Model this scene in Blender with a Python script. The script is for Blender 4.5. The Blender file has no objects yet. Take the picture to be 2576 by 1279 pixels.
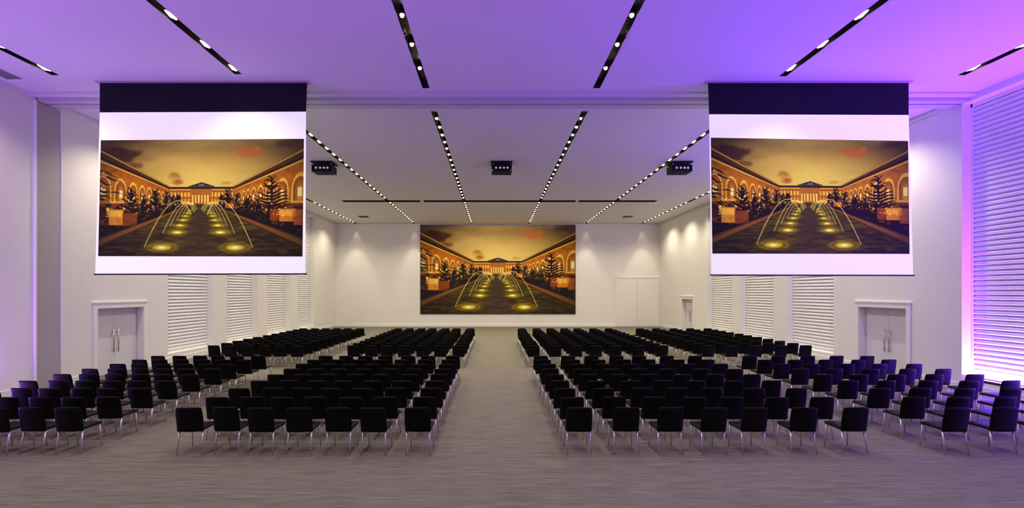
import bpy, math, random
import numpy as np
from mathutils import Vector
random.seed(7); np.random.seed(7)
S=bpy.context.scene
S.view_settings.view_transform='Standard'
S.view_settings.look='None'
H=8.48; CAM=2.85; XL=-13.1; XR=13.56; YF=40.9; YB=-5.0

# ---------------------------------------------------------------- materials
def s2l(c):
    c=c/255.0
    return c/12.92 if c<=0.04045 else ((c+0.055)/1.055)**2.4
def rgb(r,g,b): return (s2l(r),s2l(g),s2l(b),1)
def mat(name,col,rough=0.6,metal=0.0,emit=None,es=0.0,spec=0.5,noise=None,bump=0.0):
    m=bpy.data.materials.new(name); m.use_nodes=True
    nt=m.node_tree; b=nt.nodes['Principled BSDF']
    b.inputs['Base Color'].default_value=col
    b.inputs['Roughness'].default_value=rough
    b.inputs['Metallic'].default_value=metal
    b.inputs['Specular IOR Level'].default_value=spec
    if emit:
        b.inputs['Emission Color'].default_value=emit
        b.inputs['Emission Strength'].default_value=es
    if noise:
        tc=nt.nodes.new('ShaderNodeTexCoord'); n=nt.nodes.new('ShaderNodeTexNoise')
        n.inputs['Scale'].default_value=noise; n.inputs['Detail'].default_value=4
        nt.links.new(tc.outputs['Object'],n.inputs['Vector'])
        mx=nt.nodes.new('ShaderNodeMix'); mx.data_type='RGBA'
        mx.inputs[6].default_value=tuple(c*0.95 for c in col[:3])+(1,)
        mx.inputs[7].default_value=tuple(min(1,c*1.04) for c in col[:3])+(1,)
        nt.links.new(n.outputs['Fac'],mx.inputs[0]); nt.links.new(mx.outputs[2],b.inputs['Base Color'])
        if bump:
            bp=nt.nodes.new('ShaderNodeBump'); bp.inputs['Strength'].default_value=bump; bp.inputs['Distance'].default_value=0.01
            nt.links.new(n.outputs['Fac'],bp.inputs['Height']); nt.links.new(bp.outputs['Normal'],b.inputs['Normal'])
    return m
M_wall=mat('wall_plaster',(0.82,0.80,0.77,1),0.7,noise=0.6,spec=0.2)
M_ceil=mat('ceiling_plaster',(0.70,0.68,0.665,1),0.8,noise=0.4,spec=0.1)
M_ceil2=mat('beam_paint',(0.52,0.50,0.50,1),0.6,noise=0.8,spec=0.2)
M_grey=mat('pocket_panel_grey',(0.42,0.39,0.38,1),0.6,noise=1.0)
M_trim=mat('white_paint',(0.85,0.84,0.83,1),0.4,noise=2.0)
M_door=mat('door_paint',(0.72,0.71,0.74,1),0.4,noise=2.0)
M_black=mat('black_trough',(0.012,0.012,0.01,1),0.35,noise=6)
M_blackm=mat('black_fabric',(0.010,0.010,0.016,1),0.8,noise=6,spec=0.2)
M_blind=mat('blind_slats',(0.82,0.82,0.84,1),0.45,noise=3)
M_steel=mat('brushed_steel',(0.55,0.53,0.50,1),0.3,1.0,noise=30)
M_leg=mat('chair_leg_metal',(0.68,0.64,0.60,1),0.36,0.8,noise=30)
M_leather=mat('black_leather',(0.0045,0.0045,0.0035,1),0.45,noise=60,bump=0.1,spec=0.09)
M_lamp=mat('lamp_lens',(1,1,1,1),0.3,emit=(1,0.86,0.50,1),es=22)
M_troughglow=mat('trough_wall_glow',(1,1,1,1),0.3,emit=(1,0.80,0.34,1),es=2.2)  # emission stands in for lamplight caught on the trough walls
M_white=mat('projector_lit_fabric',(0.7,0.7,0.7,1),0.9,emit=rgb(240,236,255),es=0.68,noise=5)  # projector light on the fabric is put in as emission
M_glint=mat('projector_lens_glint',(0.05,0.06,0.07,1),0.1,emit=(0.8,0.95,1,1),es=0.5)  # glint on the lens discs painted as faint emission
M_led=mat('led_lens',(0.3,0.1,0.6,1),0.3,emit=(0.45,0.15,1,1),es=6)
for m in (M_lamp,M_troughglow,M_white,M_glint,M_led):
    m.cycles.emission_sampling='NONE'

def carpet():
    m=bpy.data.materials.new('striped_carpet'); m.use_nodes=True
    nt=m.node_tree; b=nt.nodes['Principled BSDF']; L=nt.links
    b.inputs['Roughness'].default_value=0.95; b.inputs['Specular IOR Level'].default_value=0.1
    tc=nt.nodes.new('ShaderNodeTexCoord')
    def nz(sx,sy,det):
        mp=nt.nodes.new('ShaderNodeMapping'); mp.inputs['Scale'].default_value=(sx,sy,1)
        n=nt.nodes.new('ShaderNodeTexNoise'); n.inputs['Scale'].default_value=1; n.inputs['Detail'].default_value=det
        n.inputs['Roughness'].default_value=0.7
        L.new(tc.outputs['Object'],mp.inputs['Vector']); L.new(mp.outputs['Vector'],n.inputs['Vector']); return n
    a=nz(1.6,38,3); c=nz(0.35,8,2); d=nz(70,70,2)
    ad=nt.nodes.new('ShaderNodeMath'); ad.operation='MULTIPLY_ADD'; ad.inputs[1].default_value=0.6
    L.new(a.outputs['Fac'],ad.inputs[0]); 
    m2=nt.nodes.new('ShaderNodeMath'); m2.operation='MULTIPLY'; m2.inputs[1].default_value=0.14
    L.new(c.outputs['Fac'],m2.inputs[0]); L.new(m2.outputs[0],ad.inputs[2])
    a2=nt.nodes.new('ShaderNodeMath'); a2.operation='MULTIPLY_ADD'; a2.inputs[1].default_value=0.26
    L.new(d.outputs['Fac'],a2.inputs[0]); L.new(ad.outputs[0],a2.inputs[2])
    cr=nt.nodes.new('ShaderNodeValToRGB')
    cr.color_ramp.elements[0].position=0.36; cr.color_ramp.elements[0].color=(0.090,0.080,0.061,1)
    cr.color_ramp.elements[1].position=0.64; cr.color_ramp.elements[1].color=(0.245,0.224,0.176,1)
    L.new(a2.outputs[0],cr.inputs[0]); L.new(cr.outputs[0],b.inputs['Base Color'])
    bp=nt.nodes.new('ShaderNodeBump'); bp.inputs['Strength'].default_value=0.25; bp.inputs['Distance'].default_value=0.01
    L.new(a2.outputs[0],bp.inputs['Height']); L.new(bp.outputs['Normal'],b.inputs['Normal'])
    return m
M_carpet=carpet()

# ---------------------------------------------------------------- mesh builder
class MB:
    def __init__(s): s.v=[]; s.f=[]; s.m=[]; s.mats=[]; s.sm=[]
    def mi(s,m):
        if m not in s.mats: s.mats.append(m)
        return s.mats.index(m)
    def quad(s,pts,m,smooth=False):
        n=len(s.v); s.v+=[tuple(p) for p in pts]; s.f.append(tuple(range(n,n+len(pts)))); s.m.append(s.mi(m)); s.sm.append(smooth)
    def box(s,x0,x1,y0,y1,z0,z1,m):
        n=len(s.v)
        s.v+=[(x0,y0,z0),(x1,y0,z0),(x1,y1,z0),(x0,y1,z0),(x0,y0,z1),(x1,y0,z1),(x1,y1,z1),(x0,y1,z1)]
        for q in ((0,3,2,1),(4,5,6,7),(0,1,5,4),(1,2,6,5),(2,3,7,6),(3,0,4,7)):
            s.f.append(tuple(n+i for i in q)); s.m.append(s.mi(m)); s.sm.append(False)
    def tube(s,p0,p1,r0,r1,m,n=10):
        p0=Vector(p0);p1=Vector(p1); d=(p1-p0).normalized()
        a=d.orthogonal().normalized(); b=d.cross(a)
        k=len(s.v)
        for p,r in ((p0,r0),(p1,r1)):
            for i in range(n):
                t=2*math.pi*i/n
                s.v.append(tuple(p+a*r*math.cos(t)+b*r*math.sin(t)))
        for i in range(n):
            j=(i+1)%n
            s.f.append((k+i,k+j,k+n+j,k+n+i)); s.m.append(s.mi(m)); s.sm.append(True)
        s.f.append(tuple(k+i for i in reversed(range(n)))); s.m.append(s.mi(m)); s.sm.append(False)
        s.f.append(tuple(k+n+i for i in range(n))); s.m.append(s.mi(m)); s.sm.append(False)
    def dome(s,c,rx,ry,rz,m,n=12,k=4):
        base=len(s.v)
        for j in range(k):
            ph=math.pi/2*j/k
            for i in range(n):
                t=2*math.pi*i/n
                s.v.append((c[0]+rx*math.cos(ph)*math.cos(t),c[1]+ry*math.cos(ph)*math.sin(t),c[2]-rz*math.sin(ph)))
        s.v.append((c[0],c[1],c[2]-rz)); top=len(s.v)-1
        for j in range(k-1):
            for i in range(n):
                i2=(i+1)%n
                s.f.append((base+j*n+i,base+(j+1)*n+i,base+(j+1)*n+i2,base+j*n+i2)); s.m.append(s.mi(m)); s.sm.append(True)
        for i in range(n):
            s.f.append((base+(k-1)*n+i,top,base+(k-1)*n+(i+1)%n)); s.m.append(s.mi(m)); s.sm.append(True)
    def mesh(s,name):
        me=bpy.data.meshes.new(name); me.from_pydata(s.v,[],s.f)
        for m in s.mats: me.materials.append(m)
        me.polygons.foreach_set('material_index',s.m)
        me.polygons.foreach_set('use_smooth',s.sm)
        me.update(); return me
    def obj(s,name,parent=None):
        o=bpy.data.objects.new(name,s.mesh(name)); S.collection.objects.link(o)
        if parent: o.parent=parent
        return o

def cells(a0,a1,b0,b1,holes):
    A=sorted(set([a0,a1]+[h[0] for h in holes]+[h[1] for h in holes]))
    B=sorted(set([b0,b1]+[h[2] for h in holes]+[h[3] for h in holes]))
    for i in range(len(A)-1):
        for j in range(len(B)-1):
            ca=(A[i]+A[i+1])/2; cb=(B[j]+B[j+1])/2
            if any(h[0]<ca<h[1] and h[2]<cb<h[3] for h in holes): continue
            yield A[i],A[i+1],B[j],B[j+1]

# ---------------------------------------------------------------- floor
mb=MB(); mb.box(XL-0.6,XR+0.6,YB-0.3,YF+0.3,-0.15,0,M_carpet); mb.obj('floor')

# ---------------------------------------------------------------- ceiling with recessed troughs
W=0.095
strips=[]
for x,fe in ((-11.4,12.9),(-6.63,12.84),(-1.9,13.72),(2.8,13.72),(7.5,12.96),(12.1,12.9)):
    strips.append((x-W,x+W,3.0,fe,'f'))
    strips.append((x-W,x+W,15.47,40.78,'b'))
cross=[(-9.45,-4.62,30.5,31.1),(-4.42,5.0,30.5,31.1),(5.18,10.0,30.5,31.1)]
holes=[s[:4] for s in strips]
mb=MB()
for x0,x1,y0,y1 in cells(XL-0.05,XR+0.05,YB,YF+0.05,holes+cross):
    mb.quad([(x0,y0,H),(x0,y1,H),(x1,y1,H),(x1,y0,H)],M_ceil)
mb.obj('ceiling')
def trough(mb,x0,x1,y0,y1,d):
    z=H+d
    mb.quad([(x0,y0,z),(x0,y1,z),(x1,y1,z),(x1,y0,z)],M_black)
    mb.quad([(x0,y0,H),(x0,y1,H),(x0,y1,z),(x0,y0,z)],M_black)
    mb.quad([(x1,y0,H),(x1,y1,H),(x1,y1,z),(x1,y0,z)],M_black)
    mb.quad([(x0,y0,H),(x1,y0,H),(x1,y0,z),(x0,y0,z)],M_black)
    mb.quad([(x0,y1,H),(x1,y1,H),(x1,y1,z),(x0,y1,z)],M_black)
def spot(name,loc,aim,power,col,angle,blend,rad,parent=None):
    l=bpy.data.lights.new(name,'SPOT'); l.energy=power; l.color=col; l.spot_size=math.radians(angle)
    l.spot_blend=blend; l.shadow_soft_size=rad
    o=bpy.data.objects.new(name,l); o.location=loc
    o.rotation_euler=Vector(aim).to_track_quat('-Z','Y').to_euler()
    S.collection.objects.link(o)
    if parent: o.parent=parent
    return o
WARM=(1.0,0.89,0.66)
for (x0,x1,y0,y1,k) in strips:
    mb=MB(); trough(mb,x0,x1,y0,y1,0.16)
    xc=(x0+x1)/2
    pit=1.2 if k=='f' else 0.85
    ys=[12.57-pit*i for i in range(8)] if k=='f' else [16.2+pit*i for i in range(29)]
    ys=[y for y in ys if y<y1-0.25 and not (30.3<y<31.3)]
    for y in ys:
        mb.tube((xc,y,H+0.15),(xc,y,H+0.045),0.065,0.07,M_black,12)
        if abs(xc)>5:
            mb.dome((xc,y,H+0.045),0.05,0.20,0.03,M_troughglow)  # long glowing shell imitates the lit trough side
            mb.dome((xc,y,H+0.04),0.035,0.10,0.045,M_lamp)
        else:
            mb.dome((xc,y,H+0.04),0.045,0.045,0.05,M_lamp)
    o=mb.obj('recessed_light_trough')
    if k=='b':
        spot('spot_lamp',(xc,40.6,H-0.05),(0,0.02,-1),35,WARM,50,0.7,0.03,o)
        spot('spot_lamp',(xc,39.5,H-0.05),(0,1.4,-6),230,WARM,48,0.6,0.03,o)
        for y in [16.6+3.55*i for i in range(7)]:
            spot('spot_lamp',(xc,y,H-0.05),(0,0,-1),530,WARM,135,0.9,0.04,o)
    else:
        for y in (12.1,9.4,6.7,4.0):
            spot('spot_lamp',(xc,y,H-0.05),(0,0,-1),(55 if xc>10 else 250),WARM,(105 if xc>5 else 130),0.9,0.04,o)
for c in cross:
    mb=MB(); trough(mb,*c,0.25)
    mb.box(c[0],c[1],c[2]+0.25,c[2]+0.3,H+0.03,H+0.08,M_blackm)
    mb.obj('ceiling_track_slot')

# partition track beam
mb=MB()
mb.box(XL,XR,13.95,14.18,H-0.07,H+0.02,M_ceil)
mb.box(XL,XR,14.18,14.42,H-0.17,H+0.02,M_ceil2)
mb.box(XL,XR,14.42,14.50,H-0.08,H+0.02,M_black)
mb.box(XL,XR,14.50,14.80,H-0.17,H+0.02,M_ceil2)
mb.box(XL,XR,14.80,15.02,H-0.07,H+0.02,M_ceil)
mb.obj('trim_1')

# ---------------------------------------------------------------- walls
def side_wall(name,X,d,holes):
    mb=MB()
    for y0,y1,z0,z1 in cells(YB,YF,0,H,[h[:4] for h in holes]):
        mb.quad([(X,y0,z0),(X,y1,z0),(X,y1,z1),(X,y0,z1)],M_wall)
    for y0,y1,z0,z1,dep in holes:
        Xo=X+d*dep
        mb.quad([(X,y0,z0),(Xo,y0,z0),(Xo,y0,z1),(X,y0,z1)],M_trim)
        mb.quad([(X,y1,z0),(Xo,y1,z0),(Xo,y1,z1),(X,y1,z1)],M_trim)
        mb.quad([(X,y0,z1),(Xo,y0,z1),(Xo,y1,z1),(X,y1,z1)],M_trim)
        if z0>0: mb.quad([(X,y0,z0),(Xo,y0,z0),(Xo,y1,z0),(X,y1,z0)],M_trim)
        mb.quad([(Xo,y0,z0),(Xo,y1,z0),(Xo,y1,z1),(Xo,y0,z1)],M_trim)
    return mb.obj(name)
WB,WT=0.36,8.2
winL=[(19.9,23.1),(24.3,27.4),(28.6,31.7),(33.0,36.0)]
winR=[(28.4,31.7),(24.2,27.47),(19.9,23.1)]
doorsL=[(16.35,18.5,2.3)]
doorsR=[(16.35,18.5,2.3),(34.0,36.0,2.35)]
side_wall('wall_left',XL,-1,[(a,b,WB,WT,0.35) for a,b in winL]+[(a,b,0,h,0.30) for a,b,h in doorsL])
side_wall('wall_right',XR,1,[(a,b,WB,WT,0.35) for a,b in winR]+[(5.0,9.4,0.31,8.3,0.38),(9.9,14.43,0.31,8.3,0.38)]+[(a,b,0,h,0.30) for a,b,h in doorsR])
mb=MB(); mb.quad([(XL,YF,0),(XR,YF,0),(XR,YF,H),(XL,YF,H)],M_wall); mb.obj('wall_far')
mb=MB(); mb.quad([(XL,YB,0),(XR,YB,0),(XR,YB,H),(XL,YB,H)],M_wall); mb.obj('wall_near')

wn=[0]
def window(X,d,y0,y1,z0,z1,dep):
    wn[0]+=1
    mb=MB()
    xb=X+d*(dep-0.02)
    def fb(ya,yb,za,zb): 
        a,b=sorted((xb,xb-d*0.1)); mb.box(a,b,ya,yb,za,zb,M_trim)
    fb(y0,y0+0.05,z0,z1); fb(y1-0.05,y1,z0,z1); fb(y0,y1,z1-0.1,z1); fb(y0,y1,z0,z0+0.06)
    p=0.14; z=z0+0.06; top=z1-0.1
    prof=[(0,0.0),(0.10,0.036),(0.32,0.060),(0.6,0.054),(0.85,0.026),(1.0,0.0)]
    xs=xb-d*0.02
    while z<top-0.01:
        h=min(p,top-z)
        for i in range(len(prof)-1):
            t0,o0=prof[i]; t1,o1=prof[i+1]
            mb.quad([(xs-d*o0,y0+0.05,z+t0*h),(xs-d*o0,y1-0.05,z+t0*h),(xs-d*o1,y1-0.05,z+t1*h),(xs-d*o1,y0+0.05,z+t1*h)],M_blind)
        z+=p
    mb.obj('window_%d'%wn[0])
for a,b in winL: window(XL,-1,a,b,WB,WT,0.35)
for a,b in winR: window(XR,1,a,b,WB,WT,0.35)
window(XR,1,5.0,9.4,0.31,8.3,0.38); window(XR,1,9.9,14.43,0.31,8.3,0.38)

dn=[0]
def door(X,d,y0,y1,h,dep):
    dn[0]+=1; mb=MB()
    def bx(xa,xb,*r):
        a,b=sorted((xa,xb)); mb.box(a,b,*r)
    fw=0.17; xi=X-d*0.04
    bx(X,xi,y0-fw,y0,0,h+fw,M_trim); bx(X,xi,y1,y1+fw,0,h+fw,M_trim); bx(X,xi,y0,y1,h,h+fw,M_trim)
    bx(X,X-d*0.06,y0-fw-0.03,y1+fw+0.03,h+fw,h+fw+0.05,M_trim)
    xl=X+d*(dep-0.01); ym=(y0+y1)/2
    for a,b in ((y0+0.02,ym-0.006),(ym+0.006,y1-0.02)):
        bx(xl,xl-d*0.05,a,b,0.01,h-0.01,M_door)
    bx(xl,xl-d*0.02,ym-0.006,ym+0.006,0.01,h-0.01,M_black)
    for s in (-1,1):
        yh=ym+s*0.11; xh=xl-d*0.11
        mb.tube((xh,yh,0.75),(xh,yh,1.55),0.016,0.016,M_steel)
        for z in (0.85,1.45): mb.tube((xl-d*0.05,yh,z),(xh,yh,z),0.01,0.01,M_steel,8)
        for z in (0.3,1.2,2.0):
            bx(xl-d*0.05,xl-d*0.06,(y0+0.02 if s<0 else y1-0.05),(y0+0.05 if s<0 else y1-0.02),z,z+0.1,M_steel)
    mb.obj('door_%d'%dn[0])
for a,b,h in doorsL: door(XL,-1,a,b,h,0.3)
for a,b,h in doorsR: door(XR,1,a,b,h,0.3)
# storage doors in the far wall
mb=MB()
x0,x1,zt=9.87,13.45,4.0
mb.box(x0,x0+0.07,YF-0.05,YF,0,zt,M_trim); mb.box(x1-0.07,x1,YF-0.05,YF,0,zt,M_trim); mb.box(x0,x1,YF-0.06,YF,zt,zt+0.08,M_trim)
xm=(x0+x1)/2+0.02
mb.box(x0+0.07,xm-0.01,YF-0.03,YF,0.02,zt,M_wall); mb.box(xm+0.01,x1-0.07,YF-0.03,YF,0.02,zt,M_wall)
mb.obj('door_4')
# partition pocket piers
mb=MB(); mb.box(XL,XL+0.05,14.14,14.93,0,H-0.18,M_grey)
mb.box(XL,XL+0.07,14.10,14.14,0,H-0.18,M_trim); mb.box(XL,XL+0.07,14.93,14.97,0,H-0.18,M_trim); mb.obj('partition_pocket_panel')

# baseboards
def segs(a,b,gaps):
    out=[];c=a
    for g in sorted(gaps):
        out.append((c,g[0])); c=g[1]
    out.append((c,b)); return out
mb=MB()
for a,b in segs(YB,YF,[(14.08,14.99),(16.15,18.70)]): mb.box(XL,XL+0.03,a,b,0,0.2,M_trim)
mb.obj('baseboard_left')
mb=MB()
for a,b in segs(YB,YF,[(16.15,18.70),(33.8,36.2)]): mb.box(XR-0.03,XR,a,b,0,0.2,M_trim)
mb.obj('baseboard_right')
mb=MB(); mb.box(XL+0.03,x0,YF-0.04,YF,0,0.2,M_trim); mb.obj('baseboard_far')
mb=MB()
for X,d in ((XL,1),(XR,-1)):
    a,b=sorted((X,X+d*0.05)); mb.box(a,b,15.2,YF,H-0.14,H-0.10,M_trim)
mb.obj('trim_2')
mb=MB(); mb.box(XL,XR,YF-0.05,YF,H-0.08,H-0.03,M_trim); mb.obj('trim_3')

# ---------------------------------------------------------------- the projected photograph (vertex colours)
NX,NY=560,316
U,V=np.meshgrid(np.linspace(0,1,NX),np.linspace(0,1,NY))
AS=16/9
def vnoise(nx,ny,seed):
    r=np.random.RandomState(seed); g=r.rand(ny+2,nx+2)
    x=U*nx;y=V*ny; xi=x.astype(int); yi=y.astype(int); fx=x-xi; fy=y-yi
    fx=fx*fx*(3-2*fx); fy=fy*fy*(3-2*fy)
    return (g[yi,xi]*(1-fx)+g[yi,xi+1]*fx)*(1-fy)+(g[yi+1,xi]*(1-fx)+g[yi+1,xi+1]*fx)*fy
def fbm(nx,ny,seed):
    return sum(vnoise(nx*2**i,ny*2**i,seed+i)*0.5**i for i in range(4))/1.875
img=np.zeros((NY,NX,3))
def C(*c): return np.array(c,float)
def blend(m,c):
    global img
    m=np.clip(m,0,1)[...,None]; img=img*(1-m)+(np.asarray(c))*m
def add(m,c):
    global img
    img=img+np.clip(m,0,3)[...,None]*C(*c)
def ss(a,b,x):
    t=np.clip((x-a)/(b-a),0,1); return t*t*(3-2*t)
E=0.004
# sky
r=np.sqrt(((U-0.5)/0.55)**2+((V-0.42)/0.5)**2)
img[:]=C(232,190,92)
blend(ss(0.1,0.95,r)*0.9,C(146,100,46))
blend(ss(0.75,1.35,r),C(60,32,16))
blend(ss(0.25,0.0,V)*0.4,C(112,84,60))
n=fbm(4,5,3); blend((n-0.45)*0.8*ss(0.5,0.1,V),C(95,66,40)); blend((fbm(3,6,31)-0.5)*0.9,C(244,205,120))
nc=fbm(14,12,11)
def cloud(cx,cy,rx,ry,c,k=1.0):
    q=((U-cx)/rx)**2+((V-cy)/ry)**2
    blend(ss(1.3,0.1,q+(nc-0.5)*2.4)*k,C(*c))
cloud(0.74,0.10,0.07,0.055,(190,92,38),0.85); cloud(0.77,0.08,0.03,0.03,(215,110,50),0.6)
cloud(0.365,0.33,0.04,0.055,(150,72,22),0.9); cloud(0.38,0.36,0.035,0.03,(170,84,26),0.8)
cloud(0.62,0.375,0.04,0.02,(185,130,50),0.6)
cloud(0.09,0.14,0.12,0.07,(60,28,20),0.85); cloud(0.17,0.22,0.05,0.03,(80,40,22),0.6)
cloud(0.95,0.03,0.1,0.05,(70,40,25),0.6)
# side wings
d=np.abs(U-0.5)+1e-6; hh=(V-0.545)/d; w=1/d
side=ss(0.150,0.156,d)
blend(side*ss(-0.94,-0.925,hh),C(40,20,14))
blend(side*ss(-0.93,-0.92,hh)*ss(-0.885,-0.895,hh),C(205,150,55))
rt=0.5+0.5*np.sin(w*120); blend(side*ss(-0.885,-0.88,hh)*ss(-0.80,-0.81,hh)*(0.35+0.3*rt),C(120,62,22))
blend(side*ss(-0.76,-0.75,hh)*ss(-0.70,-0.71,hh),C(225,160,50))
fac=side*ss(-0.70,-0.69,hh)
fn=fbm(40,30,21)
blend(fac,C(186,94,12)); blend(fac*(fn-0.4)*1.2,C(120,48,6))
blend(fac*ss(-0.69,-0.5,hh)*0.2,C(235,150,30))
per=0.46; a=(w/per)%1-0.5
circ=np.sqrt(np.clip(1-(a/0.34)**2,0,1)); topa=-0.27-0.20*circ
insd=(np.abs(a)<0.34)
blend(fac*(np.abs(a)<0.41)*ss(-0.28-0.27*np.sqrt(np.clip(1-(a/0.41)**2,0,1)),-0.26-0.27*np.sqrt(np.clip(1-(a/0.41)**2,0,1)),hh)*(hh<-0.02),C(240,182,70))
blend(fac*insd*(hh>topa)*(hh<-0.04),C(150,70,8))
blend(fac*insd*(hh>topa)*(hh<-0.04)*ss(0.3,0.0,np.abs(a))*ss(-0.5,-0.2,hh)*0.55,C(255,200,80))
blend(fac*insd*(np.abs(a)<0.10)*(hh>-0.28)*(hh<-0.12),C(255,235,150))
blend(fac*(hh>-0.04)*(hh<0.0),C(226,162,56))
low=fac*(hh>0.0); blend(low,C(116,50,10))
blend(low*(np.abs(a)<0.3)*(hh>0.05)*(hh<0.30),C(62,26,10)); 
blend(low*(np.abs(((w/per*2)%1)-0.5)<0.17)*(hh>0.08)*(hh<0.25)*(fn>0.42),C(255,190,70))
# end building
endm=ss(0.158,0.154,d)
blend(endm*(V>0.405)*(V<0.43),C(56,30,18)); blend(endm*(V>0.425)*(V<0.434),C(225,165,60))
ef=endm*(V>0.434)*(V<0.56); blend(ef,C(170,86,12))
ae=(U/0.0165)%1-0.5
blend(ef*(np.abs(ae)<0.32)*(V>0.452)*(V<0.49),C(240,180,66)); blend(ef*(np.abs(ae)<0.3)*(V>0.505)*(V<0.545),C(230,150,44))
blend((d<0.05)*(V>0.425)*(V<0.555),C(176,98,20)); blend((d<0.045)*(np.abs((U/0.015)%1-0.5)<0.22)*(V>0.475)*(V<0.54),C(255,212,104))
ped=(V>0.365+d*0.55)*(V<0.405)*(d<0.062); blend(ped*1.0,C(30,30,48)); blend((d<0.062)*(V>0.396)*(V<0.405),C(70,62,60))
blend((d<0.015)*(V>0.378)*(V<0.398),C(90,96,110))
# ground and hedges
g=ss(0.40,0.43,hh)*(V>0.555); blend(g,C(34,18,16))
blend((V>0.553)*(d<0.16)*1.0,C(60,34,14))
gn=fbm(60,40,41)
blend((hh>0.28+0.1*gn)*(hh<0.60)*side*0.9,C(26,16,18))
blend((hh>0.33)*(hh<0.5)*side*(gn>0.62)*0.6,C(120,66,20))
# trees
def tree(cx,base,top,wd,col,seed):
    rs=np.random.RandomState(seed)
    Ht=base-top
    blend((np.abs(U-cx)<0.003+0.002*(V-top)/Ht)*(V>top)*(V<base),C(*col))
    k=13
    for i in range(k):
        t=(i+0.6)/k; y=top+Ht*t*0.95; hw=wd*(0.25+0.85*t**0.8)*(0.75+0.5*rs.rand())
        for sgn in (-1,1):
            q=(U-cx)*sgn/hw
            yy=y-0.012*np.clip(q,0,1)+0.014*np.sin(np.clip(q,0,1)*4+rs.rand()*3)
            th=0.008*(1-np.clip(q,0,1))*(0.5+1.0*nc)+0.003
            blend((q>0)*(q<1)*ss(th*1.5,th*0.6,np.abs(V-yy))*ss(0.36,0.48,gn+0.3*(1-q)),C(*col))
DK=(28,16,12)
for (cx,b,t,wd,sd) in ((0.155,0.70,0.42,0.062,1),(0.275,0.64,0.43,0.042,2),(0.33,0.62,0.45,0.03,3),(0.215,0.66,0.49,0.036,8),(0.385,0.59,0.47,0.02,9),(0.36,0.6,0.48,0.02,12),
                       (0.63,0.60,0.44,0.03,4),(0.675,0.63,0.46,0.034,5),(0.73,0.66,0.50,0.038,6),(0.845,0.70,0.32,0.09,7),(0.6,0.58,0.47,0.018,10),(0.78,0.66,0.52,0.03,13)):
    tree(cx,b,t,wd,DK,sd)
for i in range(9):
    y=0.27+0.04*i; q=U/(0.08+0.03*math.sin(i*2)); th=0.011*(1-np.clip(q,0,1))+0.002
    blend((q<1)*ss(th*1.5,th*0.5,np.abs(V-y-0.04*q+0.01*np.sin(q*5+i)))*ss(0.34,0.5,gn),C(30,16,14))
# lit planters
def rect(x0,x1,y0,y1,c,k=1.0): blend(ss(x0-E,x0,U)*ss(x1+E,x1,U)*ss(y0-E,y0,V)*ss(y1+E,y1,V)*k*(0.72+0.5*fn),C(*c))
rect(0.05,0.115,0.60,0.73,(232,140,36)); rect(0.055,0.11,0.61,0.66,(255,184,70),0.8); rect(0.12,0.185,0.63,0.74,(150,66,14),0.8)
rect(0.885,0.95,0.595,0.70,(225,120,30)); rect(0.89,0.945,0.605,0.65,(255,190,80),0.7); rect(0.955,0.995,0.60,0.73,(190,90,20),0.8); rect(0.84,0.88,0.60,0.69,(180,70,16),0.8)
rect(0.0,0.045,0.52,0.535,(150,84,30)); rect(0.62,0.66,0.555,0.585,(240,120,30),0.8)
rs=np.random.RandomState(5)
for i in range(170):
    s=rs.choice([-1,1]); dd=0.04+0.40*rs.rand()**1.3; x=0.5+s*dd; y=0.545+dd*(rs.rand()*0.34-0.06)
    q_=rs.choice([0.0025,0.0035,0.005])
    add(np.exp(-(((U-x)*AS)**2+(V-y)**2)/(q_**2)),(210,160,66))
# pool
pd=(d-0.03)/(V-0.545+1e-6)
wat=(V>0.565)*(pd<1.22); pm=wat*ss(1.24,1.20,pd)
blend(pm,C(58,42,12)); blend(pm*ss(0.6,1.0,V)*0.8,C(38,22,18)); 
wn2=fbm(20,70,61); blend(pm*(wn2-0.36)*1.5,C(112,86,20))
blend(pm*ss(0.05,0.30,np.abs(pd-0.35)*-1+0.30)*ss(1.0,0.6,V)*(0.3+0.7*wn2)*0.6,C(176,138,26))
led=(V>0.565)*ss(1.20,1.23,pd)*ss(1.50,1.46,pd); blend(led,C(130,74,24)); blend((V>0.565)*ss(1.20,1.22,pd)*ss(1.30,1.27,pd),C(66,34,16))
blend((V>0.565)*ss(1.46,1.48,pd)*ss(1.56,1.54,pd),C(90,54,24))
blend((V>0.6)*(pd>1.56)*1.0*ss(0.5,0.62,hh),C(30,18,26))
blend(pm*ss(0.28,0.12,d/(V-0.50))*0.45,C(70,50,44))
# fountain pools of light
LG=[(0.31,0.925,0.10,0.055),(0.385,0.795,0.06,0.030),(0.398,0.735,0.045,0.021),(0.413,0.69,0.035,0.015),(0.424,0.655,0.028,0.012),(0.433,0.63,0.024,0.010),(0.44,0.61,0.018,0.008)]
for (x,y,rx,ry) in LG:
    for sg in (-1,1):
        cx=0.49+sg*(0.49-x)
        q=np.sqrt(((U-cx)/rx)**2+((V-y)/ry)**2)
        rip=0.72+0.28*np.sin(q*16+wn2*5)
        blend(ss(1.3,0.1,q)*0.9*rip*(V>0.56),C(214,170,22))
        blend(ss(0.62,0.05,q)*0.9,C(252,222,64)); blend(ss(0.26,0.05,q),C(255,252,200))
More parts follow.
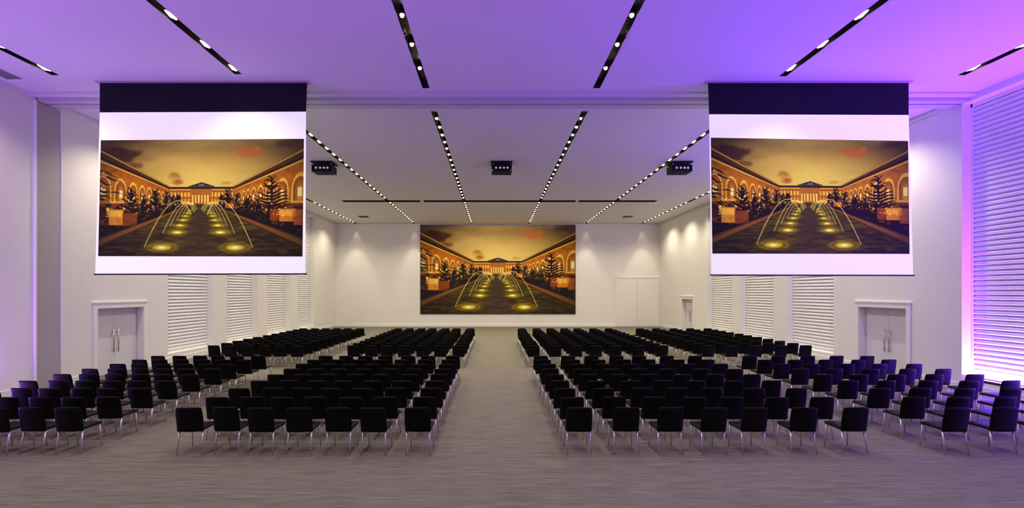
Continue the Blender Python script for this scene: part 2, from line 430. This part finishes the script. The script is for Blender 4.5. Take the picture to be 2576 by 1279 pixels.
# water jets
def arc(x0,y0,x1,y1,pk,th,k):
    t=np.linspace(0,1,360); cy=2*pk-(y0+y1)/2
    cx=x0*0.35+x1*0.65
    X=(1-t)**2*x0+2*t*(1-t)*cx+t*t*x1; Y=(1-t)**2*y0+2*t*(1-t)*cy+t*t*y1
    D=np.full(U.shape,9.0)
    for a_,b_ in zip(X,Y):
        D=np.minimum(D,((U-a_)*AS)**2+(V-b_)**2)
    blend(np.exp(-D/(th*th))*k,C(238,206,120))
for sg in (-1,1):
    f=lambda x:0.49+sg*(x-0.49)
    arc(f(0.755),0.92,f(0.53),0.64,0.545,0.0038,0.9)
    arc(f(0.665),0.80,f(0.515),0.62,0.545,0.0032,0.85)
    arc(f(0.63),0.74,f(0.51),0.61,0.545,0.0028,0.8)
    arc(f(0.60),0.69,f(0.505),0.60,0.55,0.0026,0.75)
    arc(f(0.575),0.66,f(0.50),0.60,0.55,0.0024,0.7)
# grain + picture's own edge falloff
vg=1-0.5*ss(0.5,1.15,np.sqrt(((U-0.5)/0.62)**2+((V-0.5)/0.72)**2))
img*=vg[...,None]; img*=(0.95+0.1*np.random.rand(NY,NX))[...,None]
img=np.clip(img,0,255)/255.0
lin=np.where(img<=0.04045,img/12.92,((img+0.055)/1.055)**2.4)
colflat=np.concatenate([lin.reshape(-1,3),np.ones((NX*NY,1))],1).astype(np.float32).ravel()

M_pic=bpy.data.materials.new('projected_photo'); M_pic.use_nodes=True
nt=M_pic.node_tree; b=nt.nodes['Principled BSDF']
at=nt.nodes.new('ShaderNodeVertexColor'); at.layer_name='Col'
b.inputs['Base Color'].default_value=(0.01,0.01,0.01,1); b.inputs['Roughness'].default_value=0.9; b.inputs['Specular IOR Level'].default_value=0.05
nt.links.new(at.outputs['Color'],b.inputs['Emission Color']); b.inputs['Emission Strength'].default_value=1.0
M_pic.cycles.emission_sampling='NONE'
ii=np.arange(NX*NY).reshape(NY,NX)
quads=np.stack([ii[:-1,:-1],ii[1:,:-1],ii[1:,1:],ii[:-1,1:]],-1).reshape(-1,4)
def picture(name,c,y,parent):
    tl,tr,br,bl=[np.array(p,float) for p in c]
    u=U.ravel()[:,None]; v=V.ravel()[:,None]
    P=(tl*(1-u)+tr*u)*(1-v)+(bl*(1-u)+br*u)*v
    co=np.column_stack([P[:,0],np.full(len(P),y),P[:,1]]).astype(np.float32)
    me=bpy.data.meshes.new(name)
    me.vertices.add(len(co)); me.vertices.foreach_set('co',co.ravel())
    me.loops.add(quads.size); me.loops.foreach_set('vertex_index',quads.ravel().astype(np.int32))
    me.polygons.add(len(quads)); me.polygons.foreach_set('loop_start',np.arange(0,quads.size,4,dtype=np.int32))
    me.update(calc_edges=True)
    ca=me.color_attributes.new('Col','FLOAT_COLOR','POINT'); ca.data.foreach_set('color',colflat)
    me.materials.append(M_pic)
    o=bpy.data.objects.new(name,me); S.collection.objects.link(o); o.parent=parent
def slab(mb,c,y0,y1,m):
    tl,tr,br,bl=c
    F=[(p[0],y0,p[1]) for p in c]; B=[(p[0],y1,p[1]) for p in c]
    mb.quad(F,m); mb.quad(B[::-1],m)
    for i in range(4):
        j=(i+1)%4; mb.quad([F[i],B[i],B[j],F[j]],m)
def screen(top,mid,bot,pic,Y):
    mb=MB()
    slab(mb,[mid[0],mid[1],bot[1],bot[0]],Y,Y+0.01,M_white)
    slab(mb,[top[0],top[1],mid[1],mid[0]],Y,Y+0.01,M_blackm)
    slab(mb,[(bot[0][0]-0.03,bot[0][1]),(bot[1][0]+0.03,bot[1][1]),(bot[1][0]+0.03,bot[1][1]-0.035),(bot[0][0]-0.03,bot[0][1]-0.035)],Y-0.015,Y+0.025,M_blackm)
    mb.box(top[0][0]-0.08,top[1][0]+0.06,Y-0.09,Y+0.09,H-0.022,H-0.001,M_grey)
    o=mb.obj('projection_screen')
    picture('projected_picture',pic,Y-0.006,o)
screen([(-10.60,8.47),(-5.04,8.47)],[(-10.60,7.67),(-5.07,7.69)],[(-10.72,3.34),(-5.09,3.35)],
       [(-10.568,6.92),(-5.12,6.96),(-5.16,3.80),(-10.64,3.81)],13.33)
screen([(5.72,8.47),(11.10,8.47)],[(5.75,7.62),(11.10,7.60)],[(5.81,3.32),(11.22,3.31)],
       [(5.79,6.99),(11.08,6.90),(11.12,3.87),(5.83,3.88)],13.33)
mb=MB(); mb.box(-6.14,6.63,YF-0.05,YF,1.03,8.37,M_blackm); o=mb.obj('wall_projection_screen')
picture('projected_picture_wall',[(-6.12,8.35),(6.61,8.35),(6.61,1.05),(-6.12,1.05)],YF-0.056,o)

# ---------------------------------------------------------------- projectors
def projector(x,y):
    mb=MB()
    mb.box(x-0.46,x+0.46,y,y+0.8,H-0.05,H-0.001,M_blackm)
    for sx in (-0.38,0.38):
        for sy in (0.1,0.7): mb.tube((x+sx,y+sy,H-0.05),(x+sx,y+sy,H-0.16),0.015,0.015,M_steel,8)
    mb.box(x-0.43,x+0.43,y+0.04,y+0.76,H-0.18,H-0.155,M_blackm)
    mb.box(x-0.36,x+0.36,y+0.08,y+0.72,H-0.40,H-0.18,M_blackm)
    mb.box(x-0.43,x-0.41,y+0.05,y+0.75,H-0.42,H-0.155,M_blackm); mb.box(x+0.41,x+0.43,y+0.05,y+0.75,H-0.42,H-0.155,M_blackm)
    mb.box(x-0.43,x+0.43,y+0.04,y+0.76,H-0.44,H-0.42,M_blackm)
    for k,dx in enumerate((-0.24,-0.06,0.10,0.25)):
        mb.tube((x+dx,y+0.08,H-0.29),(x+dx,y+0.04,H-0.29),0.06,0.055,M_steel,14)
        mb.tube((x+dx,y+0.04,H-0.29),(x+dx,y+0.034,H-0.29),0.035,0.03,M_glint,12)
    mb.obj('ceiling_projector')
for x in (-7.45,0.29,8.05): projector(x,21.3)
# air vents
def vent(x0,x1,y0,y1):
    mb=MB()
    mb.box(x0,x1,y0,y1,H-0.015,H-0.001,M_trim)
    n=int((y1-y0)/0.06)
    for i in range(1,n): mb.box(x0+0.04,x1-0.04,y0+i*0.06-0.018,y0+i*0.06+0.012,H-0.022,H-0.014,M_black)
    mb.obj('ceiling_air_vent')
vent(-12.9,-12.4,12.3,13.2); vent(-10.2,-9.4,36.6,37.6); vent(9.5,10.3,36.6,37.6)
# rigging hooks hanging from the ceiling troughs
def hook(x,y):
    mb=MB(); mb.tube((x,y,H+0.02),(x,y,H-0.12),0.008,0.008,M_steel,8)
    n=14
    for i in range(n):
        a=2*math.pi*i/n; b_=2*math.pi*(i+1)/n
        mb.tube((x+0.035*math.cos(a),y,H-0.165+0.05*math.sin(a)),(x+0.035*math.cos(b_),y,H-0.165+0.05*math.sin(b_)),0.008,0.008,M_steel,6)
    mb.obj('rigging_hook')
hook(2.83,10.6); hook(-1.9,10.5)

# ---------------------------------------------------------------- chairs
def chair_mesh():
    mb=MB()
    def slabgrid(fn,nu,nv,th_dir,m):
        base=len(mb.v)
        for side in (0,1):
            for j in range(nv+1):
                for i in range(nu+1):
                    mb.v.append(fn(i/nu,j/nv,side))
        K=(nu+1)*(nv+1)
        idx=lambda s,i,j: base+s*K+j*(nu+1)+i
        mi=mb.mi(m)
        def F(q): mb.f.append(q); mb.m.append(mi); mb.sm.append(True)
        for j in range(nv):
            for i in range(nu):
                F((idx(0,i,j),idx(0,i+1,j),idx(0,i+1,j+1),idx(0,i,j+1)))
                F((idx(1,i,j),idx(1,i,j+1),idx(1,i+1,j+1),idx(1,i+1,j)))
        for i in range(nu):
            F((idx(0,i,0),idx(1,i,0),idx(1,i+1,0),idx(0,i+1,0))); F((idx(0,i,nv),idx(0,i+1,nv),idx(1,i+1,nv),idx(1,i,nv)))
        for j in range(nv):
            F((idx(0,0,j),idx(0,0,j+1),idx(1,0,j+1),idx(1,0,j))); F((idx(0,nu,j),idx(1,nu,j),idx(1,nu,j+1),idx(0,nu,j+1)))
    def seat(u,v,s):
        x=(u-0.5)*0.46; e=1-0.10*max(0,(v-0.85)/0.15)**2; x*=e
        y=-0.01+v*0.47
        edge=min(u,1-u,1-v)*2
        cr=0.012*min(1,edge*3)
        return (x,y,0.425 if s==0 else 0.455+cr)
    slabgrid(seat,8,8,0,M_leather)
    def back(u,v,s):
        z=0.40+v*0.44
        wd=0.222+0.008*math.sin(v*math.pi)-0.010*(v**6)
        x=(u-0.5)*2*wd
        q=(u-0.5)*2
        y=0.005-0.07*v**1.4-0.028*(1-q*q)
        if v>0.99: z-=0.012*q**4
        th=0.030*(1-0.45*v)*(1-0.35*q**6)
        return (x,y-0.01-th/2 if s==0 else y-0.01+th/2,z)
    slabgrid(back,10,9,0,M_leather)
    for sx in (-1,1):
        mb.tube((sx*0.195,0.02,0.43),(sx*0.215,-0.05,0.0),0.017,0.010,M_leg,10)
        mb.tube((sx*0.195,0.41,0.43),(sx*0.212,0.45,0.0),0.017,0.010,M_leg,10)
        mb.tube((sx*0.205,0.02,0.415),(sx*0.205,0.42,0.415),0.012,0.012,M_leg,8)
    mb.tube((-0.2,0.41,0.415),(0.2,0.41,0.415),0.012,0.012,M_leg,8)
    return mb.mesh('conference_chair')
cm=chair_mesh()
colsets=[[-10.6,-9.97,-9.34,-8.71,-8.12,-7.46],
         [-5.35,-4.69,-4.07,-3.44,-2.75,-2.1,-1.36],
         [1.47,2.29,3.07,3.82,4.56,5.43,6.31],
         [8.05,8.92,9.86,10.8,11.75]]
rows=[8.74+0.875*i for i in range(9)]+[18.8+0.875*i for i in range(11)]
for ri,y in enumerate(rows):
    for bi,cs in enumerate(colsets):
        for x in cs:
            o=bpy.data.objects.new('conference_chair',cm)
            o.location=(x+random.uniform(-.025,.025),y+random.uniform(-.03,.03),0)
            o.rotation_euler=(0,0,math.radians(random.uniform(-3,3)))
            S.collection.objects.link(o)

# ---------------------------------------------------------------- purple LED wash
PUR=(0.19,0.035,1.0); LAV=(0.36,0.13,1.0)
def ledbar(x,y0,y1,z,power,col,tilt):
    mb=MB(); mb.box(x-0.06,x+0.06,y0,y1,z,z+0.07,M_black); mb.box(x-0.045,x+0.045,y0+0.03,y1-0.03,z+0.07,z+0.076,M_led)
    o=mb.obj('led_wash_bar')
    l=bpy.data.lights.new('wash','AREA'); l.shape='RECTANGLE'; l.size=0.08; l.size_y=y1-y0; l.energy=power; l.color=col
    lo=bpy.data.objects.new('wash',l); lo.location=(x,(y0+y1)/2,z+0.12); lo.rotation_euler=(math.pi,tilt,0)
    S.collection.objects.link(lo); lo.parent=o
ledbar(13.64,10.0,14.3,0.312,2100,PUR,0.2)
ledbar(13.64,5.2,9.2,0.312,1100,PUR,0.2)
ledbar(-12.85,6.5,12.2,0.0,480,LAV,0.0)
def uplight(x,y,power,col,aim):
    mb=MB(); mb.tube((x,y,0.0),(x,y,0.05),0.13,0.13,M_black,16); mb.tube((x,y,0.05),(x,y,0.2),0.10,0.12,M_black,16); mb.tube((x,y,0.2),(x,y,0.205),0.10,0.10,M_led,16)
    o=mb.obj('added_uplight')
    spot('added_uplight_beam',(x,y,0.24),aim,power,col,104,0.6,0.1,o)
for x,p in ((-9.5,950),(-3.2,900),(3.2,900),(9.5,1150)):  # unseen uplights, added to tint the front ceiling purple
    uplight(x,4.2,p,LAV if x<9 else PUR,(0,0.45,1))

# world
wd=bpy.data.worlds.new('World'); S.world=wd; wd.use_nodes=True
wd.node_tree.nodes['Background'].inputs[0].default_value=(0.3,0.3,0.35,1); wd.node_tree.nodes['Background'].inputs[1].default_value=0.05

# camera
c=bpy.data.cameras.new('camera'); c.sensor_width=36; c.lens=36*1250/2576
c.shift_x=(1288-1245)/2576; c.shift_y=(735-639.5)/2576; c.clip_end=200
co=bpy.data.objects.new('camera',c); co.location=(0,0,CAM); co.rotation_euler=(math.pi/2,0,0)
S.collection.objects.link(co); S.camera=co
